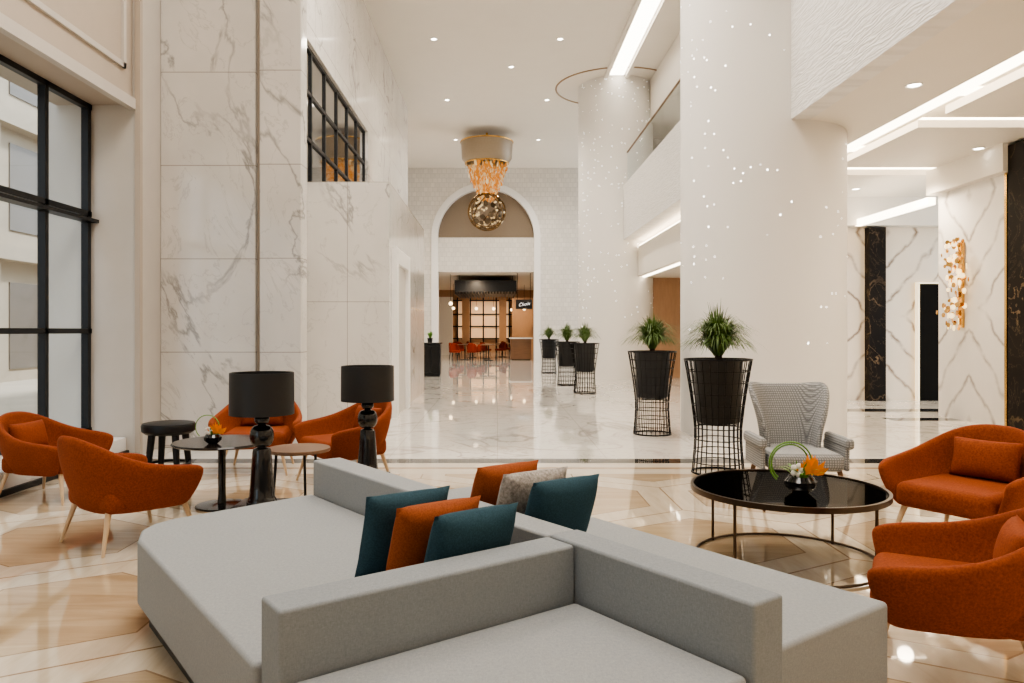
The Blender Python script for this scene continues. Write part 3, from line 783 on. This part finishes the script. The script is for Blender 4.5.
def arrangement(x, y, z, s, lab):
    e = empty('flower_arrangement', (x, y, z))
    b = MB(); b.lathe([(0, 0), (.04 * s, 0), (.075 * s, .03 * s), (.08 * s, .06 * s), (.06 * s, .085 * s), (.055 * s, .085 * s), (.05 * s, .07 * s), (0, .07 * s)], 32); b.obj('bowl', M['blackgloss'], e, smooth=True)
    for i in range(1 + int(s > .9)):
        b = MB()
        R_ = (.11 - .014 * i) * s
        b.tube([(-.05 * s + R_ * math.cos(t), .01 * i, .15 * s + R_ * math.sin(t)) for t in [-1.2 + 5.2 * k / 24 for k in range(25)]], .0045 * s, 6)
        b.obj('looped_stem', M['leaf2'], e, smooth=True)
    b = MB()
    for i in range(26):
        a = random.uniform(-1.2, 1.2); 
        p = Vector((.045 * s + .03 * s * math.sin(a), random.uniform(-.03, .01) * s, .09 * s)); q = p + Vector((math.sin(a) * .07, random.uniform(-.05, .02), math.cos(a) * .10)) * s * random.uniform(.7, 1.1)
        d = (q - p).normalized(); w = d.cross(Vector((0, 1, 0.2))).normalized() * .017 * s
        m_ = (p + q) / 2; b.add([p, m_ + w, q, m_ - w], [(0, 1, 2, 3)])
    b.obj('orange_petals', M['petal'], e)
    b = MB()
    for i in range(5):
        b.ball((-.03 * s + .022 * math.cos(i * 1.25) * s, -.035 * s, (.12 + .022 * math.sin(i * 1.25)) * s), .016 * s, sc=(1, .4, 1))
    b.obj('white_blossom', M['white'], e, smooth=True)
    b = MB(); blades(b, 22, .11 * s, .11 * s, .02 * s, .08 * s, r0=.03 * s); b.obj('leaves', M['leaf2'], e)
    tag(e, lab, 'flowers')
arrangement(1.80, 4.45, .443, 1.15, 'black bowl with orange flowers and looped stem on glass table')
arrangement(-2.22, 5.86, .522, .85, 'small black bowl with looped green stem on dark side table')

C = empty('cabinet', (-2.02, 23.3, 0))
b = MB(); b.box(-.27, .27, -.25, .25, .05, 1.0); b.obj('body', M['black'], C, bevel=.01, segs=1)
b = MB(); b.box(-.30, .30, -.28, .28, 1.0, 1.04); b.obj('top', M['blackgloss'], C)
b = MB(); b.box(-.25, .25, -.22, .22, 0, .05); b.obj('plinth', M['black'], C)
b = MB(); b.box(-.24, -.01, -.27, -.25, .1, .95); b.obj('door', M['blackgloss'], C); b = MB(); b.box(.01, .24, -.27, -.25, .1, .95); b.obj('door', M['blackgloss'], C)
tag(C, 'black lacquered cabinet at the end of the marble wall', 'cabinet')
e = empty('potted_plant', (-2.08, 23.3, 1.042)); b = MB(); b.lathe([(0, 0), (.07, 0), (.09, .14), (.08, .14), (.07, .12), (0, .12)], 20); b.obj('pot', M['pot'], e, smooth=True)
b = MB(); blades(b, 60, .28, .15, .03, .16, r0=.03); b.obj('foliage', M['leaf2'], e); tag(e, 'small green plant in black pot on the black cabinet', 'plant')

# ------------------------------------------------------------------ CHANDELIER
H = empty('chandelier', (-.38, 28.0, ZC))
b = MB(); b.lathe([(.80, -1.15), (.93, -.98), (.97, -.36), (.97, -.34), (.92, -.34), (.90, -.98), (.78, -1.14), (.80, -1.15)], 64); b.obj('drum_shade', M['shadecream'], H, smooth=True)
b = MB(); b.ring(.80, .03, -1.15, 64); b.ring(.97, .03, -.36, 64); b.obj('shade_trim', M['gold'], H, smooth=True)
b = MB(); b.lathe([(0.0, -.36), (.95, -.36), (.95, -.35), (0, -.35)], 48); b.obj('top_plate', M['shadecream'], H)
b = MB(); c_ = MB()
for i in range(1300):
    s = random.random(); z = -1.0 - 1.5 * s; rad = (.64 * (1 - s) ** .7 + .22) * math.sqrt(random.random()); a = random.uniform(0, 2 * pi)
    sz = random.uniform(.04, .085); p = Vector((rad * math.cos(a), rad * math.sin(a), z)); u = Vector((random.gauss(0, 1), random.gauss(0, 1), random.gauss(0, .4))).normalized(); v = Vector((random.gauss(0, .3), random.gauss(0, .3), 1))
    tgt = b if random.random() < .6 else c_
    pts = [p + u * sz * math.cos(t) * .6 + v * sz * 1.5 * math.sin(t) for t in [pi / 3 * k for k in range(6)]]
    tgt.add(pts, [(0, 1, 2, 3, 4, 5)])
b.obj('amber_glass_petals', M['amber'], H)['kind'] = 'stuff'
c_.obj('clear_glass_petals', M['crystal'], H)['kind'] = 'stuff'
zs = -2.95
b = MB()
for k in range(10):
    ax = Euler((random.uniform(0, pi), random.uniform(0, pi), 0)).to_matrix()
    b.tube([Vector((0, 0, zs)) + ax @ Vector((.70 * math.cos(2 * pi * i / 32), .70 * math.sin(2 * pi * i / 32), 0)) for i in range(32)], .02, 6, True)
b.obj('sphere_frame', M['oldgold'], H, smooth=True)
b = MB()
for k in range(70):   # discs on the sphere
    v = Vector((random.gauss(0, 1), random.gauss(0, 1), random.gauss(0, 1))).normalized(); c0 = v * .68 + Vector((0, 0, zs)); b.tube([c0, c0 + v * .02], random.uniform(.06, .11), 12)
b.obj('smoked_glass_discs', M['smokebead'], H)['kind'] = 'stuff'
b = MB()
for k in range(70):
    v = Vector((random.gauss(0, 1), random.gauss(0, 1), random.gauss(0, 1))).normalized() * random.uniform(.5, .7); b.ball((v.x, v.y, v.z + zs), random.uniform(.03, .05), 6, 4)
b.obj('glass_beads', M['crystal'], H)['kind'] = 'stuff'
b = MB(); b.tube([(0, 0, 0), (0, 0, -2.4)], .04, 8); b.obj('stem', M['gold'], H, smooth=True)
tag(H, 'large chandelier with taupe drum, cascading amber glass and crystal sphere', 'chandelier')

H = empty('wall_sconce', (7.3, 11.75, 1.45))
b = MB(); b.box(-.05, 0, -.05, .05, 0, 1.35); b.obj('backplate', M['gold'], H, bevel=.01, segs=1)
b = MB(); c_ = MB()
for i in range(110):
    z = random.uniform(-.02, 1.38); y = random.gauss(0, .12) + .05 * math.sin(z * 7); r = random.uniform(.022, .045); x = -.06 - random.random() * .12
    tgt = b if random.random() < .65 else c_
    ang = random.uniform(-.6, .6)
    tgt.tube([(x, y, z), (x - .012 * math.cos(ang), y + .012 * math.sin(ang), z)], r, 14)
b.obj('gold_discs', M['gold'], H)['kind'] = 'stuff'
c_.obj('crystal_discs', plain('sconce_glow_crystal', (1, .75, .4), .2, emit=(1.0, .75, .4), es=1.6), H)['kind'] = 'stuff'
tag(H, 'tall gold and crystal disc wall sconce on white marble', 'wall light')

# ------------------------------------------------------------------ DINING AREA
K = empty('canopy', (-.55, 39, 0))
b = MB(); b.box(-1.5, 1.5, -2.8, 2.8, 3.30, 3.85); b.obj('canopy_panel', M['black'], K)
b = MB()
for i in range(21): b.box(-1.5 + i * .1475, -1.45 + i * .1475, -2.8, 2.8, 3.2, 3.30)
b.obj('slats', M['black'], K)
for sx in (-1.3, 1.3):
    for sy in (-2.4, 2.4): 
        b = MB(); b.tube([(sx, sy, 3.85), (sx, sy, 4.1)], .02, 6); b.obj('hanger', M['black'], K)
tag(K, 'black slatted canopy hanging over the dining area', 'canopy')
K = empty('hanging_sign', (1.25, 34.9, 2.42))
b = MB(); b.box(-.38, .38, -.04, .04, 0, .44); b.obj('sign_panel', M['blackgloss'], K)
for sx in (-.3, .3):
    b = MB(); b.tube([(sx, 0, .44), (sx, 0, 1.68)], .012, 6); b.obj('hanger', M['black'], K)
tc = bpy.data.curves.new('sign_text', 'FONT'); tc.body = 'Choix'; tc.size = .22; tc.align_x = 'CENTER'; tc.align_y = 'CENTER'; tc.extrude = .003; tc.shear = .5; tc.offset = -.003
to = bpy.data.objects.new('tmp', tc); COL.objects.link(to)
bpy.context.view_layer.update()
tm = bpy.data.meshes.new_from_object(to); bpy.data.objects.remove(to)
tm.materials.clear(); tm.materials.append(emis('sign_letter_light', (1, 1, 1), 1.2))
to = bpy.data.objects.new('lettering', tm); COL.objects.link(to); to.parent = K; to.location = (0, -.05, .22); to.rotation_euler = (pi / 2, math.radians(-8), 0)
tag(K, 'black hanging sign with white script lettering', 'sign')
K = empty('bar_counter', (1.15, 36.5, 0)); b = MB(); b.box(-.5, .5, -.4, .4, .05, 1.02); b.obj('body', M['walnut'], K); b = MB(); b.box(-.56, .56, -.46, .46, 1.02, 1.08); b.obj('worktop', M['white'], K); b = MB(); b.box(-.46, .46, -.36, .36, 0, .05); b.obj('plinth', M['bronze'], K)
tag(K, 'dark bar counter with white top inside dining area', 'counter')
DC = empty('dining_chair', (-2.0, 35.4, 0), .4)
shell('backrest', [(0, .22, .84, 0, .03), (.12, .21, .83, 0, .03), (.2, .15, .78, 0, .01), (.22, .02, .66, 0, 0)], M['red'], DC, .04, .40, inset=0)
softbox('seat', -.22, .22, -.24, .2, .38, .48, M['red'], DC, .03)
legs(DC, [(.21, -.21), (-.21, -.21), (.2, .2), (-.2, .2)], M['black'], .016, .01, .39)
tag(DC, 'red upholstered dining chair in the dining area', 'chair', 'red dining chairs')
for (x, y, r) in ((-1.15, 35.6, 2.8), (-2.1, 36.9, 1.3), (-1.0, 37.0, -1.5), (-1.9, 38.6, .5), (-.6, 38.9, 2.2), (.2, 39.2, -1), (-2.2, 40.4, 0), (-1.4, 41, 2), (.5, 41.5, 1)): copy_thing(DC, (x, y, 0), r)
DT = empty('dining_table', (-1.55, 36.3, 0))
b = MB(); b.lathe([(0, .72), (.42, .72), (.42, .75), (0, .75)], 32); b.obj('table_top', M['walnut'], DT, smooth=True)
b = MB(); b.lathe([(.22, 0), (.22, .02), (.03, .04), (.03, .72)], 20); b.obj('pedestal', M['black'], DT, smooth=True)
tag(DT, 'round dark dining table among red chairs', 'table', 'round dining tables')
for (x, y) in ((-.4, 35.6), (-.55, 37.9), (-1.3, 39.6), (.3, 40.4)): copy_thing(DT, (x, y, 0), 0)
PL = empty('pendant_light', (-2.2, 35.6, 4.1)); b = MB(); b.tube([(0, 0, 0), (0, 0, -1.3)], .01, 6); b.obj('cord', M['black'], PL); b = MB(); b.ball((0, 0, -1.40), .09, 14, 10); b.obj('globe', emis('pendant_globe_glow', (1, .75, .45), 4), PL, smooth=True)
tag(PL, 'glowing warm glass globe pendant in the dining area', 'light', 'globe pendants')
for (x, y) in ((-2.5, 43), (1.6, 44), (.9, 46), (-1.2, 43.5), (-.2, 44)): copy_thing(PL, (x, y, 4.1), 0)

# ------------------------------------------------------------------ LIGHTS
def area(name, loc, rot, sx, sy, power, col=(1, .92, .825)):
    l = bpy.data.lights.new(name, 'AREA'); l.shape = 'RECTANGLE'; l.size = sx; l.size_y = sy; l.energy = power; l.color = col
    o = bpy.data.objects.new(name, l); COL.objects.link(o); o.location = loc; o.rotation_euler = rot; return o
area('ceiling_fill', (-.3, 3.0, ZC - .05), (0, 0, 0), 3.5, 4.5, 540)  # added fill for the lobby, out of view, not a real fixture
area('ceiling_fill', (-.2, 10.5, ZC - .05), (0, 0, 0), 3, 5, 540)  # second added fill further down the hall, also out of view
def spot(loc, power, size=150, col=(1, .90, .77), r=.12):
    l = bpy.data.lights.new('spot', 'SPOT'); l.energy = power; l.spot_size = math.radians(size); l.spot_blend = .8; l.color = col; l.shadow_soft_size = r
    o = bpy.data.objects.new('spot_light', l); COL.objects.link(o); o.location = loc; return o
for (x, y) in ((0, 19), (-.2, 24), (-1.8, 29), (1.6, 30.5)): spot((x, y, ZC - .1), 740)
for (x, y) in ((6.4, -1.5), (6.6, 8.4), (6.7, 12.3)): spot((x, y, 3.9), 230, 150, (1, .84, .64))
for (x, y) in ((4.45, 16.5),): spot((x, y, 3.9), 130, 150, (1, .84, .64))
for (x, y) in ((-1, 35.5), (1, 43), (-.8, 47)): spot((x, y, 4.0), 480, 165, (1, .76, .52))
spot((6.2, 18, 7.4), 340)
sun = bpy.data.lights.new('sun', 'SUN'); sun.energy = 4.5; sun.angle = .1; so = bpy.data.objects.new('sun', sun); COL.objects.link(so); so.rotation_euler = (0, math.radians(33), 0)
w = bpy.data.worlds.new('world'); S.world = w; w.use_nodes = True
bg = w.node_tree.nodes['Background']; bg.inputs[0].default_value = (.82, .91, 1.0, 1); bg.inputs[1].default_value = 3.0
